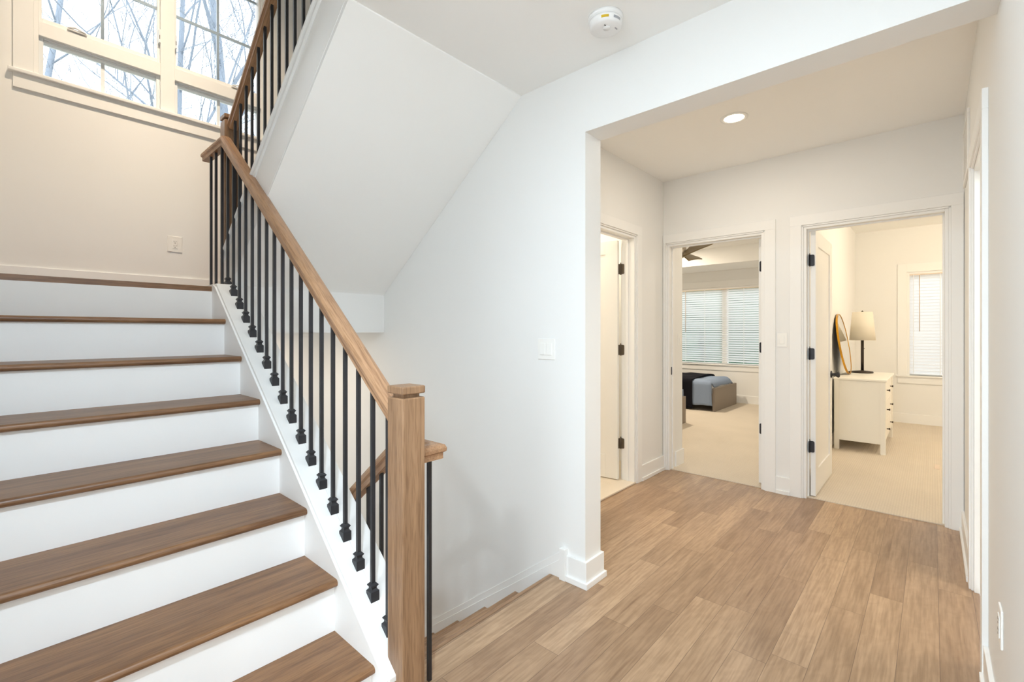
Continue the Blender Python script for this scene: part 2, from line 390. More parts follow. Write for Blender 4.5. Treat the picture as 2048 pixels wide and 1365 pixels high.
struct('ceiling_bathroom', MB().box(XW2+.1, XE, YL+.12, 4.0, 2.6, 2.8), M['ceil'], 'bathroom ceiling', 'ceiling')

def wall_with_openings(axis, n0, n1, a0, a1, z0, z1, opens):
    """wall slab between n0..n1 across `axis`, from a0 to a1; opens: (b0,b1,zb,zt)"""
    mb = MB()
    def bx(p, q, lo, hi):
        if q-p < 1e-4 or hi-lo < 1e-4: return
        mb.box(n0, n1, p, q, lo, hi) if axis == 'x' else mb.box(p, q, n0, n1, lo, hi)
    cur = a0
    for b0, b1, zb, zt in sorted(opens):
        bx(cur, b0, z0, z1); bx(b0, b1, z0, zb); bx(b0, b1, zt, z1); cur = b1
    bx(cur, a1, z0, z1)
    return mb
DH = 2.135
struct('wall_beside_stairs', wall_with_openings('x', XW, XW2, YR, YB, -3.1, TOP, [(YR, 1.317, -3.1, 2.335)]), M['wall'], 'white wall beside the stairs with a wide cased opening to the corridor', 'wall')
struct('wall_right', wall_with_openings('y', YR-.13, YR, -2.6, XE, 0, 3.0, [(2.565, 3.30, 0, DH)]), M['wall'], 'white wall along the right side of hall and corridor', 'wall')
struct('wall_corridor_left', wall_with_openings('y', YL, YL+.12, XW2, XE, 0, 3.0, [(2.89, 3.68, 0, DH)]), M['wall'], 'corridor wall with the bathroom door', 'wall')
struct('wall_corridor_end', wall_with_openings('x', XE, XE2, YR, YL, 0, 3.0, [(1.035, 1.86, 0, DH), (-.08, .752, 0, DH)]), M['wall'], 'end wall of the corridor with two open bedroom doorways', 'wall')
WX0, WX1, WZ0, WZ1 = .137, 1.497, 2.935, 4.75
struct('wall_window', wall_with_openings('y', YB, YB+.16, XLF, XW2, -3.1, TOP, [(WX0, WX1, WZ0, WZ1)]), M['wall'], 'tall stairwell wall with the big window over the landing', 'wall')
struct('wall_stair_left', MB().box(XLF-.12, XLF, 1.15, YB, 0, TOP).box(XLF-.12, XLF, 3.0, YB, -3.1, 0), M['wall'], 'wall on the left of the stairs', 'wall')
struct('wall_hall_left', MB().box(-2.6, XLF-.12, 1.15, 1.27, 0, CEIL_H), M['wall'], 'hall wall left of the stairs, behind the camera', 'wall')
struct('wall_hall_far', wall_with_openings('x', -2.75, -2.6, YR-.13, 1.27, 0, 3.1, [(-.05, 1.05, .05, 2.3)]), M['wall'], 'far hall wall with the added glazed doors, behind the camera', 'wall')
struct('wall_upper_hall', MB().box(-2.75, XW2, -.42, -.3, 3.1, TOP).box(-2.75, -2.6, -.3, 1.2, 3.1, TOP).box(-2.6, XLF-.12, 1.15, 1.27, 3.1, TOP), M['wall'], 'walls of the upper hall at the head of the stairs', 'wall')
struct('wall_knee_under_flight', MB().prism([(1.42, -3.0), (3.19, -3.0), (3.19, 1.31), (1.42, .0)], 'x', 1.014, 1.029), M['wall'], 'white wall under the lower flight, beside the basement stairs', 'wall')
# rooms beyond
struct('wall_bedroom_closet', MB().box(XE2, 4.555, 1.845, 5.2, 0, CEIL_C), M['wall'], 'bedroom closet wall just inside the middle doorway', 'wall')
struct('wall_between_bedrooms', MB().box(XE2, 9.1, .863, .98, 0, 2.95), M['wall'], 'wall between the two bedrooms', 'wall')
BW = (1.95, 3.85, .70, 2.15)
struct('wall_bedroom_window', wall_with_openings('x', 9.1, 9.25, .98, 5.2, 0, 2.9, [BW]), M['wall'], 'bedroom window wall behind the grey bed', 'wall')
struct('wall_bedroom_far_side', MB().box(XE2, 9.25, 5.2, 5.3, 0, 2.9), M['wall'], 'far side wall of the bedroom', 'wall')
DW = (-.60, .272, .69, 2.16)
struct('wall_dresser_room_window', wall_with_openings('x', 8.7, 8.85, -2.0, .863, 0, 2.95, [DW]), M['wall'], 'window wall of the room with the dresser', 'wall')
struct('wall_dresser_room_side', MB().box(XE2, 8.85, -2.1, -2.0, 0, 2.95).box(XE, XE2, -2.1, YR-.13, 0, 2.95), M['wall'], 'far side wall of the room with the dresser', 'wall')
struct('wall_bathroom', MB().box(XW2, 2.3, YL+.12, 4.0, 0, 2.8).box(XE-.05, XE+.1, YL+.12, 4.0, 0, 2.8).box(2.3, XE, 3.9, 4.0, 0, 2.8), M['wall'], 'bathroom walls', 'wall')
struct('wall_right_room', MB().box(1.9, 4.1, -1.9, -1.8, 0, 2.7).box(1.9, 2.0, -1.8, YR-.13, 0, 2.7).box(4.0, 4.1, -1.8, YR-.13, 0, 2.7).box(1.9, 4.1, -1.9, YR-.13, 2.6, 2.7), M['wall'], 'walls of the room behind the doorway on the right', 'wall')
struct('floor_right_room', MB().box(2.0, 4.0, -1.8, YR-.13, -.2, 0), M['tile'], 'floor of the room behind the doorway on the right', 'floor')

# ---- door trims: casing + jamb + stop, in one mesh per doorway
def door_trim(name, axis, face, back, b0, b1, sgn, label, cw=.09, side0=True, side1=True, cw0=None, cw1=None):
    """face: wall face towards the viewer, back: the other face; sgn: +1 if the viewer is on the low side"""
    mb = MB(); ct = .018
    def bx(n0, n1, p, q, lo, hi):
        mb.box(n0, n1, p, q, lo, hi) if axis == 'x' else mb.box(p, q, n0, n1, lo, hi)
    cw0 = cw0 or cw; cw1 = cw1 or cw
    fo = face-sgn*ct; fi = face-sgn*.010
    for (p, q, pe) in ((b0-cw0, b0, b0), (b1, b1+cw1, b1)):
        lo, hi = (p, q-.012) if q == b0 else (p+.012, q)
        bx(fo, face, lo, hi, 0, DH+.012)
        lo, hi = (q-.012, q) if q == b0 else (p, p+.012)
        bx(fi, face, lo, hi, 0, DH)
    bx(fo, face, b0-cw0, b1+cw1, DH+.012, DH+cw)
    bx(fi, face, b0, b1, DH, DH+.012)
    # jambs and stops
    jt = .019
    bx(face, back, b0, b0+jt, 0, DH); bx(face, back, b1-jt, b1, 0, DH); bx(face, back, b0+jt, b1-jt, DH-jt, DH)
    s0, s1 = face+sgn*.055, face+sgn*.075
    bx(s0, s1, b0+jt, b0+jt+.011, 0, DH-jt-.011); bx(s0, s1, b1-jt-.011, b1-jt, 0, DH-jt-.011); bx(s0, s1, b0+jt, b1-jt, DH-jt-.011, DH-jt)
    # casing on the far side
    bo = back+sgn*ct
    for p, q in ((b0-cw0, b0), (b1, b1+cw1)): bx(back, bo, p, q, 0, DH+cw)
    bx(back, bo, b0, b1, DH, DH+cw)
    return struct(name, mb, M['trim'], label, 'door trim', .0015)
door_trim('trim_1', 'x', XE, XE2, 1.035, 1.86, 1, 'white casing of the middle doorway to the bedroom with the grey bed', cw1=.036)
door_trim('trim_2', 'x', XE, XE2, -.08, .752, 1, 'white casing of the doorway to the room with the dresser', cw0=.072)
door_trim('trim_3', 'y', YL, YL+.12, 2.89, 3.68, 1, 'white casing of the bathroom doorway on the left of the corridor')
door_trim('trim_4', 'y', YR, YR-.13, 2.565, 3.30, -1, 'white casing of the doorway in the right wall')

# ---- baseboards with shoe moulding
def baseboard(name, axis, face, sgn, a0, a1, label, h=.135, z=0, shoe=True):
    mb = MB()
    def bx(n0, n1, lo, hi, p=a0, q=a1):
        mb.box(n0, n1, p, q, lo, hi) if axis == 'x' else mb.box(p, q, n0, n1, lo, hi)
    bx(face, face-sgn*.014, z, z+h)
    if shoe: bx(face-sgn*.014, face-sgn*.025, z, z+.030)
    return struct(name, mb, M['trim'], label, 'baseboard', .002)
def bent(d, h):
    return [(XW, 1.425), (XW-d, 1.425), (XW-d, 1.317-d), (XW2+d, 1.317-d), (XW2+d, YL), (XW2, YL), (XW2, 1.317), (XW, 1.317)]
bb = MB().prism(bent(.014, 0), 'z', 0, .132).prism(bent(.025, 0), 'z', 0, .030)
struct('baseboard_pillar', bb, M['trim'], 'white baseboard wrapped around the wall end at the corridor opening', 'baseboard', .002)
struct('trim_plinth_block', MB().box(XW-.03, XW, 1.425, 1.462, 0, .166), M['trim'], 'narrow white block ending the stair skirt at the baseboard', 'trim', .002)
baseboard('baseboard_corridor_left', 'y', YL, 1, 3.77, XE, 'short white baseboard between the bathroom door and the corridor corner')
baseboard('baseboard_corridor_end', 'x', XE, 1, .842, .945, 'short white baseboard between the two bedroom doorways')
baseboard('baseboard_right', 'y', YR, -1, 3.39, XE, 'white baseboard on the right wall past the doorway')
baseboard('baseboard_right_near', 'y', YR, -1, -2.6, 2.475, 'white baseboard on the right wall before the doorway')
baseboard('baseboard_landing', 'y', YB, 1, XLF, XW, 'white baseboard under the window on the landing', z=LAND, shoe=False)
baseboard('baseboard_bedroom_closet', 'y', 1.845, 1, XE2+.02, 4.569, 'baseboard on the closet wall inside the middle doorway', shoe=False, h=.15)
baseboard('baseboard_bedroom_window', 'x', 9.1, 1, .98, 5.2, 'baseboard under the bedroom window', shoe=False, h=.145)
baseboard('baseboard_dresser_room_window', 'x', 8.7, 1, -2.0, .863, 'baseboard under the window of the dresser room', shoe=False, h=.14)
baseboard('baseboard_dresser_room_wall', 'y', .863, 1, 5.2, 8.7, 'baseboard behind the dresser', shoe=False, h=.14)
# sloping skirt beside the basement stairs
def skz(y): return .138-.753*(y-1.47)
sk = MB().prism([(1.462, skz(1.462)-.040), (3.9, skz(3.9)-.040), (3.9, skz(3.9)-.5), (1.462, -.35)], 'x', XW-.014, XW)
sk.prism([(1.462, skz(1.462)), (3.9, skz(3.9)), (3.9, skz(3.9)-.045), (1.462, skz(1.462)-.045)], 'x', XW-.008, XW)
struct('trim_stair_skirt', sk, M['trim'], 'white skirt board sloping down the wall beside the basement stairs', 'trim', .0015)

# ------------------------------------------------------------------ staircases
XS = .845
def nose(k): return 1.388+(k-1)*.2576
def rise(k): return .181+.2*(k-1)
def tread_mb(x0, x1, yn, z, depth, th=.027):
    """tread with a rounded nosing at yn, depth towards +y"""
    r = th/2; arc = [(yn+r-r*math.cos(a), z-r+r*math.sin(a)) for a in [math.radians(t) for t in range(-90, 91, 18)]]
    return MB().prism(arc+[(yn+depth, z), (yn+depth, z-th)], 'x', x0, x1)
st = thing('staircase', (.36, 1.42, 0), 'lower stair flight of oak treads and white risers climbing to the window landing', 'staircase')
for k in range(1, 8):
    tread_mb(XLF+.002, XS, nose(k), rise(k), .2576+.028).build('tread', M['tread'], st)
    MB().box(XLF+.002, XS, nose(k)+.026, nose(k)+.045, rise(k)-.2 if k > 1 else 0, rise(k)-.027).build('riser', M['riser'], st)
tread_mb(XLF+.002, XS, nose(8), LAND, .07).build('landing_nosing', M['tread'], st)
MB().box(XLF+.002, XS, nose(8)+.026, nose(8)+.045, rise(8)-.2, LAND-.027).build('riser', M['riser'], st)
def capz(y): return .785*y-.8654
CY0, CY1 = 1.33, 3.135
# stringer body between the stairs and the basement flight, and its cap board
sg = MB()
for ya, xa, xb in ((CY0, XS, .93), (1.40, .93, 1.012)):
    sg.prism([(ya, 0), (3.19, 0), (3.19, LAND+.012), (CY1, capz(CY1)-.02), (ya, capz(ya)-.02)], 'x', xa, xb)
sg.build('stringer', M['riser'], st)
cp = MB()
for ya, xa, xb in ((CY0-.012, .853, .93), (1.40, .93, 1.026)):
    cp.prism([(ya, capz(ya)-.02), (CY1, capz(CY1)-.02), (3.62, capz(CY1)-.02), (3.62, capz(CY1)+.004), (CY1, capz(CY1)), (ya, capz(ya))], 'x', xa, xb)
cp.build('stringer_cap', M['trim'], st, .003)

# upper flight seen from below
uf = thing('staircase', (1.5, 3.19, LAND), 'upper stair flight above, seen as a smooth white sloping underside', 'staircase')
def usof(y): return 1.61+.747*(3.16-y)
def ustr(y): return 2.203+.766*(2.783-y)
MB().prism([(1.752, usof(1.752)), (3.16, usof(3.16)), (3.19, LAND), (3.19, LAND+.05), (1.752, usof(1.752)+.12)], 'x', .946, XW-.001).build('soffit', M['ceil'], uf)
MB().prism([(1.3, ustr(1.3)-.02), (3.32, ustr(3.32)-.02), (3.32, LAND), (3.19, LAND), (3.16, usof(3.16)+.001), (1.752, usof(1.752)+.03), (1.3, 2.7)], 'x', .945, .985).build('stringer', M['riser'], uf)
cap = MB().prism([(1.3, ustr(1.3)), (3.32, ustr(3.32)), (3.32, ustr(3.32)-.022), (1.3, ustr(1.3)-.022)], 'x', .922, 1.04)
cap.build('stringer_cap', M['trim'], uf, .006)
MB().prism([(1.3, ustr(1.3)-.022), (3.32, ustr(3.32)-.022), (3.32, ustr(3.32)-.044), (1.3, ustr(1.3)-.044)], 'x', .933, .95).build('cove_moulding', M['trim'], uf, .005)
pts = [(3.2, LAND)]
for k in range(1, 9): pts += [(3.2-(k-1)*.2535, LAND+.19*k), (3.2-k*.2535, LAND+.19*k)]
body = MB().prism(pts+[(1.3, 2.85), (1.70, usof(1.752)+.06), (3.15, usof(3.15)+.05)], 'x', .985, XW-.003)
body.build('step_body', M['tread'], uf)

# basement flight
bs = thing('staircase', (1.5, NOSE0, -.2), 'basement stair flight dropping away beside the white wall', 'staircase')
def down_tread(y, z, d):
    r = .0135; arc = [(y-r+r*math.cos(a), z-r+r*math.sin(a)) for a in [math.radians(t) for t in range(-90, 91, 18)]]
    return MB().prism(arc+[(y-d, z), (y-d, z-.027)], 'x', 1.031, XW-.015)
down_tread(NOSE0, 0, .032).build('floor_nosing', M['oak'], bs)
for k in range(1, 10):
    down_tread(NOSE0+.2525*k, -.19*k, .28).build('tread', M['oak'], bs)
for k in range(0, 10):
    MB().box(1.031, XW-.015, NOSE0+.2525*k-.045, NOSE0+.2525*k-.026, -.19*(k+1), -.19*k-.027).build('riser', M['riser'], bs)
MB().prism([(1.60, -.13), (3.15, -.13-.752*1.55), (3.15, -2.0), (1.60, -.6)], 'x', 1.031, 1.125).build('stringer', M['riser'], bs)
MB().prism([(1.60, -.105), (3.15, -.105-.752*1.55), (3.15, -.13-.752*1.55), (1.60, -.13)], 'x', 1.031, 1.13).build('stringer_cap', M['trim'], bs)

# ------------------------------------------------------------------ railings
RAILP = [(-.022, -.030), (.022, -.030), (.022, -.008), (.031, -.002), (.032, .010), (.026, .022), (.012, .027), (-.012, .027), (-.026, .022), (-.032, .010), (-.031, -.002), (-.022, -.008)]
def newel(parent, x0, x1, y0, y1, zb, zt):
    p = MB().box(x0, x1, y0, y1, zb, zt-.0385).build('newel_post', M['newel'], parent, .004)
    MB().box(x0+.014, x1-.014, y0+.014, y1-.014, zt-.0385, zt-.026).build('neck', M['newel'], p)
    MB().box(x0-.001, x1+.001, y0-.001, y1+.001, zt-.026, zt).build('post_cap', M['newel'], p, .004)
    return p
def baluster(parent, x, y, zb, zt, shoe=None):
    """shoe: slope of the cap it stands on, or None"""
    h = .0068
    b = MB().box(x-h, x+h, y-h, y+h, zb, zt).build('baluster', M['iron'], parent)
    if shoe is not None:
        s = .0170; mb = MB()
        zl = [zb+shoe*(dy) for dy in (-s, s)]; t = zb+max(shoe*s, -shoe*s)+.010
        # pitched block, chamfered shoulder, neck, collar
        def ring(r, z): return [(x-r, y-r, z), (x+r, y-r, z), (x+r, y+r, z), (x-r, y+r, z)]
        rings = [[(x-s, y-s, zl[0]), (x+s, y-s, zl[0]), (x+s, y+s, zl[1]), (x-s, y+s, zl[1])], ring(s, t), ring(.0105, t+.007), ring(.0105, t+.013), ring(.0150, t+.019), ring(.0150, t+.022), ring(.0085, t+.029)]
        vs = [p for r in rings for p in r]; fs = [(3, 2, 1, 0), tuple(len(vs)-4+i for i in range(4))]
        for i in range(len(rings)-1):
            for j in range(4): fs.append((i*4+j, i*4+(j+1) % 4, (i+1)*4+(j+1) % 4, (i+1)*4+j))
        mb.add(vs, fs).build('baluster_shoe', M['iron'], b)
    return b
lr = thing('stair_railing', (.925, 1.325, 0), 'railing of the lower flight with the tall front newel post and square black balusters', 'stair railing')
newel(lr, .88, .97, 1.28, 1.37, 0, 1.128)
XRL = .925
def railz(y): return 1.003+.797*(y-1.325)-.027
KY = 3.215
MB().sweep(RAILP, [(XRL, 1.365, railz(1.365)), (XRL, KY, railz(KY)), (XRL, 3.62, railz(KY))]).build('handrail', M['rail'], lr)
for j in range(-1, 16):
    y = 1.528+.1018*j
    baluster(lr, .92, y, capz(y), min(railz(y), railz(KY))-.03, .785)
y = 1.528+.1018*16
baluster(lr, .92, y, capz(CY1)+.004, railz(KY)-.028, 0.0)
for y in (3.264, 3.384, 3.488):
    baluster(lr, .92, y, capz(CY1)+.003, railz(KY)-.028)

ur = thing('stair_railing', (.995, 3.365, LAND), 'railing of the upper flight rising past the window, with its own post', 'stair railing')
newel(ur, .95, 1.04, 3.32, 3.41, LAND, 2.70)
def urail(y): return 2.718+.766*(3.158-y)+.030
MB().sweep(RAILP, [(.995, 3.322, urail(3.322)), (.995, 1.25, urail(1.25))]).build('handrail', M['rail_down'], ur)
for k in range(17):
    y = 3.158-.0983*k
    baluster(ur, .99, y, ustr(y), urail(y)-.028)
for y in (3.256,): baluster(ur, .99, y, ustr(y), urail(y)-.028)

br = thing('stair_railing', (1.08, 1.4, 0), 'low railing of the basement flight ending in a free rail beside the front newel', 'stair railing')
RT = .897-.027
def brail(y): return RT if y < 1.57 else RT-.785*(y-1.57)
MB().sweep(RAILP, [(.966, 1.367, RT), (1.08, 1.367, RT), (1.08, 1.57, RT), (1.08, 2.9, brail(2.9))]).build('handrail', M['rail_down'], br)
baluster(br, 1.08, 1.40, 0, RT-.028)
for y in (1.51, 1.63, 1.726, 1.828, 1.935, 2.04, 2.146, 2.25, 2.355, 2.46, 2.565, 2.67, 2.775):
    baluster(br, 1.08, y, -.105-.752*(y-1.60) if y > 1.60 else 0, brail(y)-.028)

# ------------------------------------------------------------------ stair window
win = thing('window_1', ((WX0+WX1)/2, YB, WZ0), 'large window of four lights over the landing with bare trees outside', 'window', kind='structure')
yf, yg = YB+.02, YB+.06
fr = MB()
fr.box(WX0, WX0+.022, YB, YB+.14, WZ0, WZ1).box(WX1-.022, WX1, YB, YB+.14, WZ0, WZ1).box(WX0+.022, WX1-.022, YB, YB+.14, WZ1-.03, WZ1).box(WX0, WX1, YB, YB+.14, WZ0-.02, WZ0-.0005)
fr.box(.785, .872, YB-.004, YB+.138, WZ0+.0005, WZ1-.0305)                      # mullion between the two units
for a, b in ((WX0+.022, .785), (.872, WX1-.022)): fr.box(a, b, YB-.002, YB+.139, 3.195, 3.285)   # transom
fr.build('window_frame', M['trim'], win, .002)
cas = MB().box(WX0-.09, WX0, YB-.018, YB, WZ0, WZ1+.09).box(WX1, WX1+.09, YB-.018, YB, WZ0, WZ1+.09).box(WX0-.09, WX1+.09, YB-.018, YB, WZ1, WZ1+.09)
cas.build('window_casing', M['trim'], win, .002)
MB().box(WX0-.112, WX1+.112, YB-.038, YB+.05, WZ0-.022, WZ0).build('window_stool', M['trim'], win, .004)
MB().box(WX0-.09, WX1+.09, YB-.016, YB, WZ0-.112, WZ0-.022).build('window_apron', M['trim'], win, .002)
for a, b in ((WX0+.022, .785), (.872, WX1-.022)):
    up = MB(); s = .030
    z0, z1 = 3.285, WZ1-.03
    up.box(a, a+s*.5, yf, yg+.02, z0, z1).box(b-s*.5, b, yf, yg+.02, z0, z1).box(a+s*.5, b-s*.5, yf+.001, yg+.019, z0, z0+.036).box(a+s*.5, b-s*.5, yf+.001, yg+.019, z1-.036, z1)
    sash = up.build('upper_sash', M['trim'], win, .003)
    MB().box(a+.01, b-.01, yg, yg+.006, z0+.02, z1-.02).build('glass', M['glass'], sash)
    mx = (a+b)/2
    MB().box(mx-.009, mx+.009, yg+.008, yg+.022, z0+.03, z1-.03).box(a+.01, b-.01, yg+.009, yg+.021, 3.706, 3.726).box(a+.01, b-.01, yg+.009, yg+.021, 4.10, 4.118).build('muntin', M['muntin'], sash)
    lo = MB(); z0, z1 = WZ0, 3.195
    lo.box(a, a+.022, yf, yg+.02, z0, z1).box(b-.022, b, yf, yg+.02, z0, z1).box(a+.022, b-.022, yf+.001, yg+.019, z0, z0+.024).box(a+.022, b-.022, yf+.012, yg+.019, z1-.022, z1-.009).box(a+.022, b-.022, yf+.001, yg+.018, z1-.009, z1)
    sash = lo.build('lower_sash', M['vinyl'], win, .003)
    MB().box(a+.01, b-.01, yg, yg+.006, z0+.01, z1-.01).build('glass', M['glass'], sash)
    MB().box(mx-.010, mx+.010, yg-.006, yg+.018, z0+.02, z1-.018).build('muntin', M['vinyl'], sash)
    cx = .338 if a < .5 else 1.30
    MB().box(cx-.048, cx+.048, YB-.012, YB+.02, 3.291, 3.303).tube([(cx-.045, YB-.010, 3.303), (cx-.01, YB-.016, 3.313), (cx+.042, YB-.014, 3.300)], [.006, .007, .004]).build('crank_handle', M['trim'], win, .003)
    lx = b-.006 if a < .5 else a+.006
    MB().box(lx-.006, lx+.006, YB-.010, YB+.02, 3.43, 3.53).build('sash_lock', M['vinyl'], win, .002)
    MB().box(lx-.002, lx+.002, YB-.0105, YB-.009, 3.455, 3.485).build('lock_slot', M['slot'], win)

# ------------------------------------------------------------------ switches, outlets, detector, vent
def plate(name, axis, n, sgn, a, z, wdt, hgt, gangs, label, cat, kind='switch'):
    t = thing(name, ((n, a, z) if axis == 'x' else (a, n, z)), label, cat, 'light switches' if kind == 'switch' else 'wall outlets')
    def bx(d0, d1, p, q, lo, hi, mb=None):
        mb = mb or MB()
        return mb.box(n-sgn*d0, n-sgn*d1, p, q, lo, hi) if axis == 'x' else mb.box(p, q, n-sgn*d0, n-sgn*d1, lo, hi)
    bx(0, .006, a-wdt/2, a+wdt/2, z-hgt/2, z+hgt/2).build('cover_plate', M['plate'], t, .0025)
    for g in range(gangs):
        ca = a+(g-(gangs-1)/2)*.046
        if kind == 'switch':
            mb = MB(); d = [.0065, .0105]
            bx(.006, .0075, ca-.0175, ca+.0175, z-.034, z+.034).build('bezel', M['plate'], t, .001)
            p = [(ca-.0155, z-.031), (ca+.0155, z-.031), (ca+.0155, z+.031), (ca-.0155, z+.031)]
            dd = [.0115, .0115, .0080, .0080]
            f = lambda q, d: (n-sgn*d, q[0], q[1]) if axis == 'x' else (q[0], n-sgn*d, q[1])
            vs = [f(q, .006) for q in p]+[f(q, d) for q, d in zip(p, dd)]
            MB().add(vs, [(3,2,1,0),(4,5,6,7),(0,1,5,4),(1,2,6,5),(2,3,7,6),(3,0,4,7)]).build('rocker', M['plate'], t, .001, fix=True)
        else:
            bx(.006, .0085, ca-.0165, ca+.0165, z-.033, z+.033).build('receptacle', M['plate'], t, .002)
            mb = MB()
            for dz in (.016, -.016):
                bx(.0085, .0090, ca-.0075, ca-.0055, dz+z, dz+z+.008, mb); bx(.0085, .0090, ca+.0055, ca+.0075, dz+z, dz+z+.008, mb)
                bx(.0085, .0090, ca-.003, ca+.003, dz+z-.010, dz+z-.005, mb)
            mb.build('slot', M['slot'], t)
    return t
plate('light_switch', 'x', XW, 1, 1.567, 1.215, .116, .115, 2, 'double rocker light switch on the white wall beside the stairs', 'light switch')
plate('light_switch', 'x', XE, 1, .900, 1.243, .072, .113, 1, 'single light switch between the two bedroom doorways', 'light switch')
plate('light_switch', 'y', 1.845, 1, 4.487, 1.235, .072, .115, 1, 'light switch seen inside the middle doorway', 'light switch')
plate('wall_outlet', 'y', YB, 1, .872, 1.965, .092, .118, 1, 'white electrical outlet on the cream wall above the landing', 'outlet', 'outlet')
plate('wall_outlet', 'y', YR, -1, 2.02, .425, .072, .115, 1, 'white outlet plate low on the right wall, seen edge on', 'outlet', 'outlet')

sd = thing('smoke_detector', (1.756, 1.047, CEIL_H), 'round white smoke detector with a yellow label on the hall ceiling', 'smoke detector')
sx, sy = 1.756, 1.047
MB().lathe([(.074, 0), (.074, -.012), (.068, -.016), (.066, -.018)], (sx, sy, CEIL_H), seg=48).build('mounting_plate', M['smoke'], sd, fix=True)
MB().lathe([(.069, -.019), (.070, -.026), (.066, -.046), (.058, -.051), (.030, -.053), (0, -.054)], (sx, sy, CEIL_H), seg=48).build('detector_body', M['smoke'], sd, fix=True)
MB().lathe([(.016, -.053), (.015, -.057), (0, -.0575)], (sx-.012, sy-.012, CEIL_H), seg=24).build('test_button', M['smoke'], sd, fix=True)
def arc_patch(a0, a1, r0, r1, z0, z1):
    mb = MB(); n = 8; vs = []; fs = []
    for i in range(n+1):
        a = math.radians(a0+(a1-a0)*i/n)
        vs += [(sx+r0*math.cos(a), sy+r0*math.sin(a), z0), (sx+r1*math.cos(a), sy+r1*math.sin(a), z1)]
    fs = [(2*i, 2*i+1, 2*i+3, 2*i+2) for i in range(n)]
    return mb.add(vs, fs)
arc_patch(196, 222, .0702, .0684, CEIL_H-.030, CEIL_H-.040).build('warning_label', M['yellow'], sd)
arc_patch(240, 272, .0702, .0684, CEIL_H-.030, CEIL_H-.040).build('printed_text', M['grey'], sd)
MB().box(sx-.035, sx-.022, sy-.018, sy-.014, CEIL_H-.0545, CEIL_H-.0525).build('vent_slot', M['slot'], sd)
MB().box(sx+.012, sx+.03, sy-.042, sy-.036, CEIL_H-.0525, CEIL_H-.051).build('indicator_light', M['grey'], sd)

vt = thing('wall_vent', (3.85, YR, 2.4), 'white air grille high on the right wall near the corridor corner', 'vent')
MB().box(3.62, 4.10, YR, YR+.012, 2.22, 2.245).box(3.62, 4.10, YR, YR+.012, 2.535, 2.56).box(3.62, 3.645, YR, YR+.012, 2.245, 2.535).box(4.075, 4.10, YR, YR+.012, 2.245, 2.535).build('vent_frame', M['trim'], vt, .002)
lv = MB()
for k in range(14): lv.box(3.645, 4.075, YR+.002, YR+.010, 2.25+.02*k, 2.262+.02*k)
lv.build('louver', M['trim'], vt)
MB().box(3.645, 4.075, YR, YR+.002, 2.245, 2.535).build('vent_backing', M['slot'], vt)

# ------------------------------------------------------------------ recessed lights
def can(x, y, z, power, col, label, size=.11, spread=None, k=1.0, aim=None):
    t = thing('recessed_light', (x, y, z), label, 'ceiling light', 'recessed ceiling lights')
    MB().lathe([(.085*k, 0), (.085*k, -.004), (.074*k, -.007), (.062*k, -.004), (.060*k, 0)], (x, y, z), seg=40).build('trim_ring', M['trim'], t, fix=True)
    MB().lathe([(.061*k, -.001), (.061*k, -.003), (0, -.003)], (x, y, z), seg=40).build('lens', M['lamp_glow'], t, fix=True)
    light('recessed_lamp', 'AREA', (x, y, z-.012), power, col, size, spread=spread, direction=aim)
    return t
can(3.285, .98, CEIL_C, 8, WARM2, 'round recessed light glowing in the corridor ceiling')
can(-.9, .5, CEIL_H, 26, (.80, .91, 1), 'added fill light in the hall ceiling behind the camera', size=.14)  # unseen cool fixture added to brighten the hall
can(-.05, .25, CEIL_H, 49, (.71, .86, 1), 'added fill light in the hall ceiling above the camera', size=.14)  # unseen cool fixture added to lift the risers and hall walls

def ceiling_globe(x, y, z, power, col, label):
    t = thing('ceiling_light', (x, y, z), label, 'ceiling light')
    MB().lathe([(.16, 0), (.16, -.03), (.15, -.035)], (x, y, z), seg=32).build('canopy', M['fanlight'], t, fix=True)
    MB().lathe([(.148, -.035), (.14, -.07), (.09, -.095), (0, -.105)], (x, y, z), seg=32).build('diffuser', M['lamp_glow'], t, fix=True)
    light('ceiling_lamp', 'POINT', (x, y, z-.22), power, col, radius=.12)
    return t
can(.70, 2.35, TOP, 24, (1, .81, .60), 'broad recessed light high above the landing', size=.42, spread=58, k=2.6, aim=(0, .66, -1))
ceiling_globe(6.6, -.9, 2.80, 64, (1, .84, .64), 'flush ceiling light of the room with the dresser')
ceiling_globe(3.2, 3.0, 2.6, 26, WARM, 'flush ceiling light of the bathroom')
ceiling_globe(3.0, -1.0, 2.6, 30, (1, .98, .94), 'flush ceiling light of the room on the right')
can(1.28, 3.72, 1.304, 5, (1, .80, .58), 'recessed light under the landing above the basement stairs')
can(5.6, 1.4, CEIL_C, 15, WARM, 'recessed light in the bedroom ceiling near the door')
can(7.4, 3.6, CEIL_C, 54, WARM, 'recessed light in the bedroom ceiling near the beds')

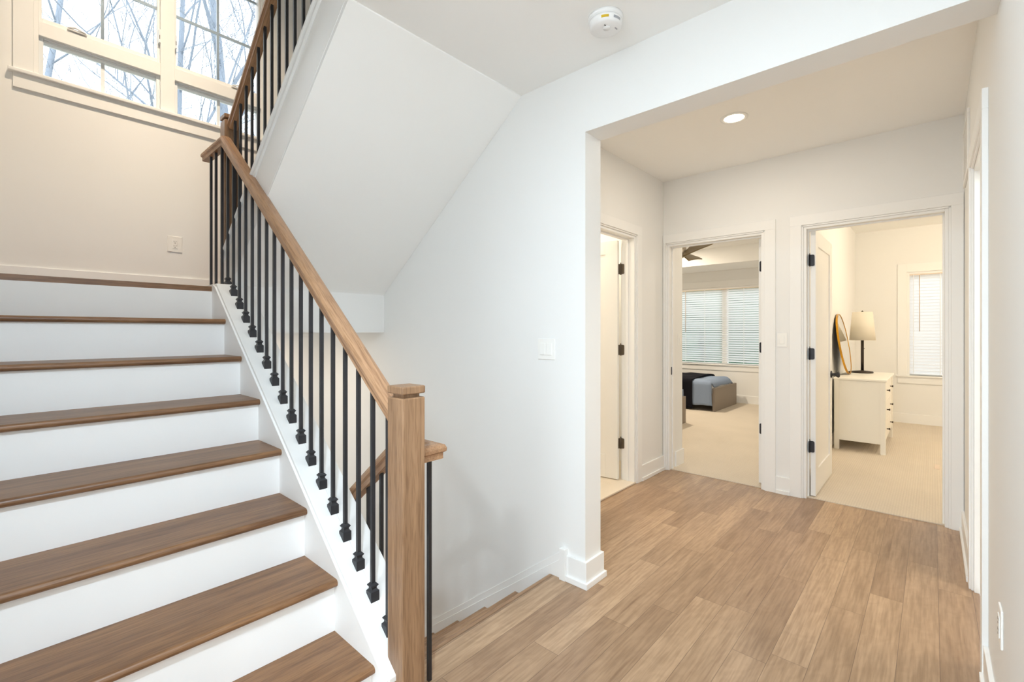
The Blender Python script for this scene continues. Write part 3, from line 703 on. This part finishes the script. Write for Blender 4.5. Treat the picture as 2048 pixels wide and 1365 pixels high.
# ------------------------------------------------------------------ doors
def hinge(parent, mat, axis, p, leafdir, jambdir, h=.09):
    """knuckle at p; plates run along leafdir and jambdir (unit vectors)"""
    p = Vector(p); mb = MB()
    mb.lathe([(.006, -h/2-.004), (.006, h/2+.004)], p, seg=12)
    mb.lathe([(.0035, h/2+.004), (.004, h/2+.012), (0, h/2+.014)], p, seg=10)
    for d, nrm in ((Vector(leafdir), None), (Vector(jambdir), None)):
        nn = d.cross(Vector((0, 0, 1)))*.0015; w_ = .034; r = .010
        out = [(0, -h/2), (w_-r, -h/2), (w_-r*.3, -h/2+r*.3), (w_, -h/2+r), (w_, h/2-r), (w_-r*.3, h/2-r*.3), (w_-r, h/2), (0, h/2)]
        vs = [p+d*a+Vector((0, 0, b))+nn for a, b in out]+[p+d*a+Vector((0, 0, b))-nn for a, b in out]
        n = len(out); fs = [tuple(range(n)), tuple(range(2*n-1, n-1, -1))]+[(i, n+i, n+(i+1) % n, (i+1) % n) for i in range(n)]
        mb.add(vs, fs)
    return mb.build('hinge', mat, parent, fix=True)
def panel_leaf(parent, u, v, origin, width, z0, z1, th, mat):
    """door leaf: width along u, thickness along v from origin; one recessed panel each side"""
    o = Vector(origin); u = Vector(u); v = Vector(v); mb = MB()
    def bx(a0, a1, b0, b1, lo, hi):
        c = [o+u*a+v*b for a, b in ((a0, b0), (a1, b0), (a1, b1), (a0, b1))]
        vs = [(p.x, p.y, lo) for p in c]+[(p.x, p.y, hi) for p in c]
        mb.add(vs, [(3,2,1,0),(4,5,6,7),(0,1,5,4),(1,2,6,5),(2,3,7,6),(3,0,4,7)])
    s = .115
    bx(0, s, 0, th, z0, z1); bx(width-s, width, 0, th, z0, z1); bx(s, width-s, 0, th, z0, z0+.20); bx(s, width-s, 0, th, z1-s, z1)
    leaf = mb.build('door_leaf', mat, parent, .0015, fix=True)
    mb2 = MB(); mb = mb2
    bx(s, width-s, .010, th-.010, z0+.20, z1-s)
    mb2.build('door_panel', mat, leaf, fix=True)
    return leaf
def knob(parent, p, d, mat):
    p = Vector(p); d = Vector(d)
    ax = 'y' if abs(d.y) > .5 else 'x'; sg = d.y if ax == 'y' else d.x
    return MB().lathe([(.032, 0), (.032, sg*.008), (.014, sg*.012), (.011, sg*.034), (.024, sg*.044), (.029, sg*.056), (.022, sg*.066), (0, sg*.069)], p, ax, 24).build('door_knob', mat, parent, fix=True)
ZH = (.30, 1.23, 1.94)
# middle bedroom door, swung open inside, only its hinges show
d1 = thing('door_1', (XE2+.02, 1.02, 0), 'bedroom door folded open behind the middle doorway with three black hinges', 'door', kind='structure')
panel_leaf(d1, (1, 0, 0), (0, 1, 0), (XE2+.010, 1.070, 0), .80, .015, 2.11, .035, M['trim'])
for z in (.48, 1.175, 1.87): hinge(d1, M['hinge'], 'z', (XE2+.007, 1.064, z), (0, 1, 0), (-1, 0, 0))
d2 = thing('door_2', (4.31, .7, 0), 'white panelled door standing open in the room with the dresser', 'door', kind='structure')
lf = panel_leaf(d2, (1, 0, 0), (0, 1, 0), (4.312, .681, 0), .80, .012, 2.11, .035, M['trim'])
knob(d2, (4.312+.735, .681, .925), (0, -1, 0), M['hinge']); knob(d2, (4.312+.735, .716, .925), (0, 1, 0), M['hinge'])
for z in (.40, 1.135, 1.875): hinge(d2, M['hinge'], 'z', (4.312-.006, .722, z), (0, -1, 0), (-1, 0, 0))
d3 = thing('door_3', (3.64, 2.05, 0), 'white bathroom door standing open behind the corridor wall', 'door', kind='structure')
lf = panel_leaf(d3, (-.12, .9928, 0), (-.9928, -.12, 0), (3.652, 2.042, 0), .76, .018, 2.11, .035, M['trim'])
for z in (.33, 1.15, 1.86): hinge(d3, M['bronze'], 'z', (3.660, 2.030, z), (-.12*0-.9, .43, 0), (0, -1, 0))
MB().box(XE+.035, XE+.062, 1.8395, 1.8415, .90, .975).build('strike_plate', M['hinge'], d1)

# ------------------------------------------------------------------ bedroom windows and blinds
def bedroom_window(idx, x, y0, y1, z0, z1, label, mull=None):
    t = thing('window_%d' % idx, (x, (y0+y1)/2, z0), label, 'window', kind='structure')
    fr = MB().box(x+.002, x+.14, y0, y0+.03, z0, z1).box(x+.002, x+.14, y1-.03, y1, z0, z1).box(x+.002, x+.139, y0+.03, y1-.03, z1-.03, z1).box(x+.062, x+.139, y0+.03, y1-.03, z0, z0+.02)
    if mull: fr.box(x+.06, x+.138, mull-.045, mull+.045, z0+.02, z1-.03)
    fr.build('window_frame', M['trim'], t)
    MB().box(x+.105, x+.111, y0+.02, y1-.02, z0+.01, z1-.02).build('glass', M['glass'], t)
    MB().box(x-.018, x, y0-.10, y0, z0, z1+.12).box(x-.018, x, y1, y1+.10, z0, z1+.12).box(x-.018, x, y0, y1, z1, z1+.12).build('window_casing', M['trim'], t, .002)
    MB().box(x-.04, x+.06, y0-.12, y1+.12, z0-.022, z0).build('window_stool', M['trim'], t, .003)
    MB().box(x-.016, x, y0-.10, y1+.10, z0-.115, z0-.022).build('window_apron', M['trim'], t, .002)
bedroom_window(2, 9.1, *BW, 'wide bedroom window above the grey bed', 2.9)
bedroom_window(3, 8.7, *DW, 'window beside the dresser and table lamp')
def blind(x, y0, y1, z0, z1, pitch, tilt, wand_y, wand_z, label, cords):
    t = thing('window_blind', (x+.03, (y0+y1)/2, z1), label, 'window blind')
    MB().box(x+.008, x+.055, y0+.005, y1-.005, z1-.045, z1-.004).build('headrail', M['blindrail'], t, .003)
    mb = MB(); z = z1-.07; w_ = .025
    while z > z0+.035:
        dx, dz = w_*math.cos(tilt), w_*math.sin(tilt); n = 3
        cx = x+.033
        vs = []
        for k in range(5):
            s = -1+k/2; bow = .0022*(1-s*s)
            vs += [(cx+dx*s, y0+.008, z+dz*s+bow), (cx+dx*s, y1-.008, z+dz*s+bow)]
        mb.add(vs, [(2*k, 2*k+1, 2*k+3, 2*k+2) for k in range(4)], True)
        z -= pitch
    mb.build('slat', M['blind'], t)
    MB().box(x+.012, x+.054, y0+.006, y1-.006, z0+.006, z0+.022).build('bottom_rail', M['blind'], t, .003)
    cd = MB()
    for cy in cords: cd.box(x+.006, x+.0075, cy-.004, cy+.004, z0+.02, z1-.04)
    cd.build('ladder_cord', M['vinyl'], t)
    MB().tube([(x-.004, wand_y, z1-.05), (x-.006, wand_y, wand_z)], .005, 8).build('tilt_wand', M['cord'], t)
blind(9.1, BW[0], BW[1], BW[2], BW[3], .0425, math.radians(-43), 3.62, 1.3, 'wide white blind over the bedroom window behind the bed', (2.1, 2.55, 3.25, 3.62))
blind(8.7, DW[0], DW[1], DW[2], DW[3], .0435, math.radians(-58), .135, 1.317, 'narrow white blind over the window beside the table lamp', (-.45, -.08, .2))

# ------------------------------------------------------------------ dresser room contents
DX0, DX1, DY0, DY1, DZ = 6.26, 7.42, .365, .815, .80
dr = thing('dresser', ((DX0+DX1)/2, (DY0+DY1)/2, 0), 'white dresser with small dark knobs standing on carpet by the open door', 'dresser')
MB().box(DX0+.012, DX1-.012, DY0+.025, DY1-.01, .11, DZ-.025).build('body', M['dresser'], dr, .002)
MB().box(DX0-.012, DX1+.012, DY0-.012, DY1+.005, DZ-.022, DZ).build('top', M['dresser'], dr, .004)
for x, y in ((DX0, DY0), (DX1-.045, DY0), (DX0, DY1-.045), (DX1-.045, DY1-.045)):
    MB().box(x, x+.045, y, y+.045, 0.004, DZ-.022).build('leg', M['dresser'], dr, .003)
for r in range(3):
    for q in range(2):
        xa = DX0+.05+q*(DX1-DX0-.1)/2; xb = xa+(DX1-DX0-.1)/2-.006; za = .135+r*.213; zb = za+.206
        dw = MB().box(xa, xb, DY0+.008, DY0+.03, za, zb).build('drawer', M['dresser'], dr, .003)
        xm = (xa+xb)/2
        MB().lathe([(.006, 0), (.005, -.012), (.013, -.026), (.012, -.029), (0, -.030)], (xm, DY0+.008, (za+zb)/2), 'y', 16).build('knob', M['bronze_dark'], dw, fix=True)
lx, ly = 7.19, .645
tl = thing('table_lamp', (lx, ly, DZ), 'table lamp with cream tapered shade and dark bronze pole on the dresser', 'lamp')
MB().lathe([(.110, 0), (.112, .006), (.108, .020), (.06, .026), (.018, .030), (.016, .034)], (lx, ly, DZ), seg=40).build('base', M['bronze_dark'], tl, fix=True)
MB().lathe([(.0155, .03), (.0155, .46)], (lx, ly, DZ), seg=20).build('pole', M['bronze_dark'], tl)
MB().lathe([(.004, 0), (.004, .022), (.007, .022), (.007, .032)], (lx+.010, ly-.012, DZ+.30), 'x', 10).build('switch_knob', M['bronze_dark'], tl)
MB().lathe([(.133, .405), (.103, .755)], (lx, ly, DZ), seg=48).build('lamp_shade', M['shade'], tl)
tl.children[-1].data.polygons[-1].use_smooth = False
bm = bmesh.new(); bm.from_mesh(tl.children[-1].data); bmesh.ops.delete(bm, geom=[q for q in bm.faces if len(q.verts) > 4], context='FACES'); bm.to_mesh(tl.children[-1].data); bm.free()
MB().lathe([(.012, .755), (.010, .765), (.004, .772), (0, .775)], (lx, ly, DZ), seg=16).build('finial', M['bronze_dark'], tl, fix=True)
# leaning round mirror
mr = thing('round_mirror', (6.83, .745, DZ), 'round gold framed mirror leaning on the wall at the back of the dresser', 'mirror')
R = .365; my0, my1 = .735, .845
tilt_a = math.asin((my1-my0)/(2*R)); cm = Vector((6.83, (my0+my1)/2, DZ+R*math.cos(tilt_a)+.004))
eu = Vector((1, 0, 0)); ev = Vector((0, math.sin(tilt_a), math.cos(tilt_a))); en = eu.cross(ev)   # faces -y
def disc(r, d):
    return [cm+(eu*math.cos(t)+ev*math.sin(t))*r+en*d for t in [2*math.pi*k/64 for k in range(64)]]
en = -en if en.y > 0 else en
def ring_solid(r0, r1, d0, d1):
    vs = disc(r0, d0)+disc(r1, d0)+disc(r1, d1)+disc(r0, d1); fs = []
    for k in range(64):
        m = (k+1) % 64
        for a in range(4):
            b = (a+1) % 4; fs.append((a*64+k, a*64+m, b*64+m, b*64+k))
    return MB().add(vs, fs)
ring_solid(R-.010, R, .008, -.012).build('mirror_frame', M['gold'], mr, fix=True)
MB().add(disc(R-.009, .004)+disc(R-.009, 0), [tuple(range(64)), tuple(range(127, 63, -1))]+[(k, (k+1) % 64, 64+(k+1) % 64, 64+k) for k in range(64)]).build('mirror_glass', M['mirror'], mr, fix=True)
MB().add(disc(R-.009, -.001)+disc(R-.009, -.010), [tuple(range(64)), tuple(range(127, 63, -1))]+[(k, (k+1) % 64, 64+(k+1) % 64, 64+k) for k in range(64)]).build('backing', M['back'], mr, fix=True)
ds = thing('door_stop', (6.0, -.03, .006), 'small beige wedge lying on the carpet at the right edge of the doorway', 'door stop')
MB().prism([(5.95, .006), (6.06, .006), (6.06, .03), (5.96, .012)], 'y', -.05, -.015).build('wedge', M['cord'], ds, .002)

# ------------------------------------------------------------------ beds
BX0, BX1, FY = 7.80, 8.92, 2.62
bd = thing('bed', ((BX0+BX1)/2, 3.6, 0), 'grey bed under the bedroom window with a blue duvet and black throw', 'bed')
MB().box(BX0, BX1, FY, FY+.04, .006, .385).build('footboard', M['bed'], bd, .003)
MB().box(BX0, BX1, 4.66, 4.70, .006, .75).build('headboard', M['bed'], bd, .003)
for x in (BX0, BX1-.03): MB().box(x, x+.03, FY+.04, 4.66, .12, .30).build('side_rail', M['bed'], bd, .002)
MB().box(BX0+.035, BX1-.035, FY+.045, 4.655, .25, .455).build('mattress', M['mattress'], bd, .05, 4)
def drape(x0, x1, y0, y1, top, hang, seed, wr, side_out=.02):
    """cloth lying over the bed from y0 to y1 and hanging over the low-x side"""
    Lh = top-hang; W = x1-x0
    def fn(i, j):
        y = y0+(y1-y0)*j; s = i*(Lh+W)
        nz = noise.noise(Vector((s*3+seed, y*5, seed)))*wr; fold = math.sin(y*38+seed)*.5+noise.noise(Vector((y*9, seed, 0)))
        if s < Lh:
            t = 1-s/Lh
            return (x0-side_out-.012*t*fold-nz*.3, y+.02*t*noise.noise(Vector((s*4, y*4, seed+5))), hang+s+noise.noise(Vector((y*6, seed, 1)))*.02*t)
        u = (s-Lh)/W; edge = min(1, (s-Lh)/.08)
        drop = .10*max(0, 1-(y-FY-.045)/.12)**2+.10*max(0, (u-.88)/.12)**2
        return (x0+W*u-side_out*(1-edge), y, top+nz+.012*edge+.015*math.sin(u*math.pi)-drop*edge)
    return MB().grid(fn, 40, 36)
dv = drape(BX0+.0, BX1-.02, FY+.045, 4.2, .468, .10, 3.1, .018)
o = dv.build('duvet', M['duvet'], None, loc=(BX0, FY, .47)); sm = o.modifiers.new('thick', 'SOLIDIFY'); sm.thickness = .02; sm.offset = 1
tag(o, 'blue grey duvet spread over the bed under the window', 'duvet')
th = drape(BX0-.025, BX1-.02, 2.97, 3.75, .505, .03, 8.4, .02)
o = th.build('throw_blanket', M['throw'], None, loc=(BX0, 3, .5)); sm = o.modifiers.new('thick', 'SOLIDIFY'); sm.thickness = .014; sm.offset = 1
tag(o, 'black throw blanket draped across the bed and down its side', 'throw blanket')
b2 = copy_tree(bd, (-2.32, .0, 0))
tag(b2, 'second grey bed, its footboard just showing past the closet wall', 'bed')
def drape_far(x0, x1, y0, y1, top, hang, seed):
    Lh = top-hang; W = x1-x0
    def fn(i, j):
        y = y0+(y1-y0)*j; s = i*(Lh+W); fold = math.sin(y*31+seed)
        if s < Lh: return (x1+.018+.01*(1-s/Lh)*fold, y, hang+s)
        return (x1-(s-Lh)+.018*max(0, 1-(s-Lh)/.08), y, top+noise.noise(Vector((s*3, y*4, seed)))*.015)
    return MB().grid(fn, 30, 24)
o = drape_far(BX0-2.32, BX1-2.32, FY+.045, 4.2, .468, .13, 2.0).build('duvet', M['duvet'], None, loc=(6.6, FY, .47), fix=True); sm = o.modifiers.new('thick', 'SOLIDIFY'); sm.thickness = .02; sm.offset = 0
tag(o, 'blue duvet edge hanging from the second bed by the closet wall', 'duvet')

# ceiling fan
fx, fy, fz = 6.42, 2.64, 2.40
fan = thing('ceiling_fan', (fx, fy, CEIL_C), 'bronze bladed ceiling fan in the bedroom, partly hidden by the door frame', 'ceiling fan')
MB().lathe([(.07, CEIL_C-fz), (.06, CEIL_C-fz-.05), (.014, CEIL_C-fz-.06), (.014, .10)], (fx, fy, fz), seg=28).build('downrod', M['fanlight'], fan, fix=True)
MB().lathe([(.03, .11), (.09, .09), (.10, .03), (.09, -.02), (.05, -.05), (0, -.055)], (fx, fy, fz), seg=32).build('motor_housing', M['fanlight'], fan, fix=True)
for k in range(3):
    a = math.radians(-124+120*k); ca, sa = math.cos(a), math.sin(a)
    def bl(i, j, side):
        r = .09+.63*i; wd = (.27-.19*i)*(1 if i < .93 else 1-((i-.93)/.07)**2*.55); s = (j-.5)*wd+.02*math.sin(i*2.5)
        tw = math.radians(44-12*i); z = s*math.sin(tw)+side*.004+.02*i; l = s*math.cos(tw)
        return (fx+ca*r-sa*l, fy+sa*r+ca*l, fz+z)
    mb = MB().grid(lambda i, j: bl(i, j, 1), 16, 6)
    o = mb.build('fan_blade', M['fan'], fan); sm = o.modifiers.new('thick', 'SOLIDIFY'); sm.thickness = .008

# glazed doors made up, unseen behind the camera, to brighten the hall
gd = thing('door_added', (-2.68, .5, 0), 'made-up glazed doors behind the camera, added to let daylight in', 'door', kind='structure')
MB().box(-2.72, -2.66, -.05, .02, .05, 2.3).box(-2.72, -2.66, .98, 1.05, .05, 2.3).box(-2.72, -2.66, .46, .54, .2, 2.2).box(-2.72, -2.66, .02, .98, 2.2, 2.3).box(-2.72, -2.66, .02, .98, .05, .2).build('door_frame', M['trim'], gd)
MB().box(-2.70, -2.694, .01, .99, .15, 2.25).build('glass', M['glass'], gd)

# ------------------------------------------------------------------ outside
struct('ground_outside', MB().box(-30, 45, YB+.3, 45, -3.4, -3.1).box(9.6, 45, -30, YB+.3, -1.2, -.9), M['earth'], 'winter ground outside the house', 'ground')
def tree(x, y, zb, h, r, lean, seed, label, spread=.5, levels=4):
    rnd = random.Random(seed); mb = MB(); tr = MB()
    def grow(p, d, length, rad, lev, m):
        n = 8 if lev < 3 else 6; path = [Vector(p)]; radii = [rad]; dd = Vector(d); wig = .05 if lev == 0 else .17
        for i in range(n):
            dd = (dd+Vector((rnd.uniform(-1, 1), rnd.uniform(-1, 1), rnd.uniform(-.7, 1)))*wig+Vector((0, 0, .02))).normalized()
            path.append(path[-1]+dd*length/n); radii.append(rad*(1-.62*(i+1)/n))
        m.tube(path, radii, 8 if lev == 0 else 5 if lev < 3 else 3)
        if lev >= levels: return
        kids = 10 if lev == 0 else rnd.randint(4, 5)
        for c in range(kids):
            t = rnd.uniform(.25, .98) if lev else .38+.6*(c+.5)/kids
            i = min(n-1, int(t*n)); q = path[i].lerp(path[i+1], t*n-i); here = (path[i+1]-path[i]).normalized()
            ax = Vector((rnd.uniform(-1, 1), rnd.uniform(-1, 1), rnd.uniform(-.3, .5))).normalized()
            nd = (here*(1-spread)+ax*spread+Vector((0, 0, .12))).normalized()
            grow(q, nd, (length*.33 if lev == 0 else length*rnd.uniform(.45, .7)), max(.0028, radii[i]*(rnd.uniform(.3, .5) if lev == 0 else rnd.uniform(.4, .6))), lev+1, mb)
        if lev: grow(path[-1], dd, length*.5, radii[-1], lev+1, mb)
    t = thing('bare_tree', (x, y, zb), label, 'tree', 'bare trees outside the stair window')
    grow((x, y, zb), Vector((lean[0], lean[1], 1)).normalized(), h, r, 0, tr)
    tr.build('trunk', M['bark'], t); mb.build('branches', M['bark'], t)
tree(3.05, 10.2, -3.1, 11.5, 0.15, (.02, .0), 11, 'bare tree with the thick pale trunk outside the right half of the window', .52)
tree(1.35, 9.0, -3.1, 10.0, 0.085, (.10, .02), 23, 'bare slender tree outside the middle of the window', .55)
tree(-.6, 9.4, -3.1, 10.0, 0.08, (.12, .0), 37, 'bare tree leaning in from the left outside the window', .58)
tree(4.9, 11.5, -3.1, 11.5, 0.10, (-.12, .0), 51, 'bare tree behind the upper railing, furthest right outside the window', .55)
def shrub(x, y, r, h, seed, label):
    bm = bmesh.new(); bmesh.ops.create_icosphere(bm, subdivisions=4, radius=1)
    for v in bm.verts:
        k = 1+.22*noise.noise(v.co*2.2+Vector((seed, 0, 0)))+.16*noise.noise(v.co*6+Vector((0, seed, 0)))
        v.co = Vector((v.co.x*r*k, v.co.y*r*k, v.co.z*h*.5*k+h*.5-.9))
    me = bpy.data.meshes.new('evergreen_shrub'); bm.to_mesh(me); bm.free(); me.materials.append(M['leaf'])
    o = bpy.data.objects.new('evergreen_shrub', me); C.objects.link(o); o.location = (x, y, 0)
    tag(o, label, 'shrub', 'evergreens outside the bedroom window')
shrub(15.2, 3.5, 1.15, 4.3, 1.0, 'evergreen seen between the blind slats at the right end of the bedroom window')
shrub(15.5, 4.9, 1.15, 4.5, 4.0, 'evergreen seen between the blind slats in the middle of the bedroom window')
shrub(15.1, 6.3, 1.15, 4.3, 7.0, 'evergreen seen between the blind slats at the left end of the bedroom window')
struct('neighbour_house_wall', MB().box(14.5, 14.8, -6, 1.0, -.9, 3.6), M['siding'], 'pale wall of the neighbouring house outside the dresser room window', 'house')
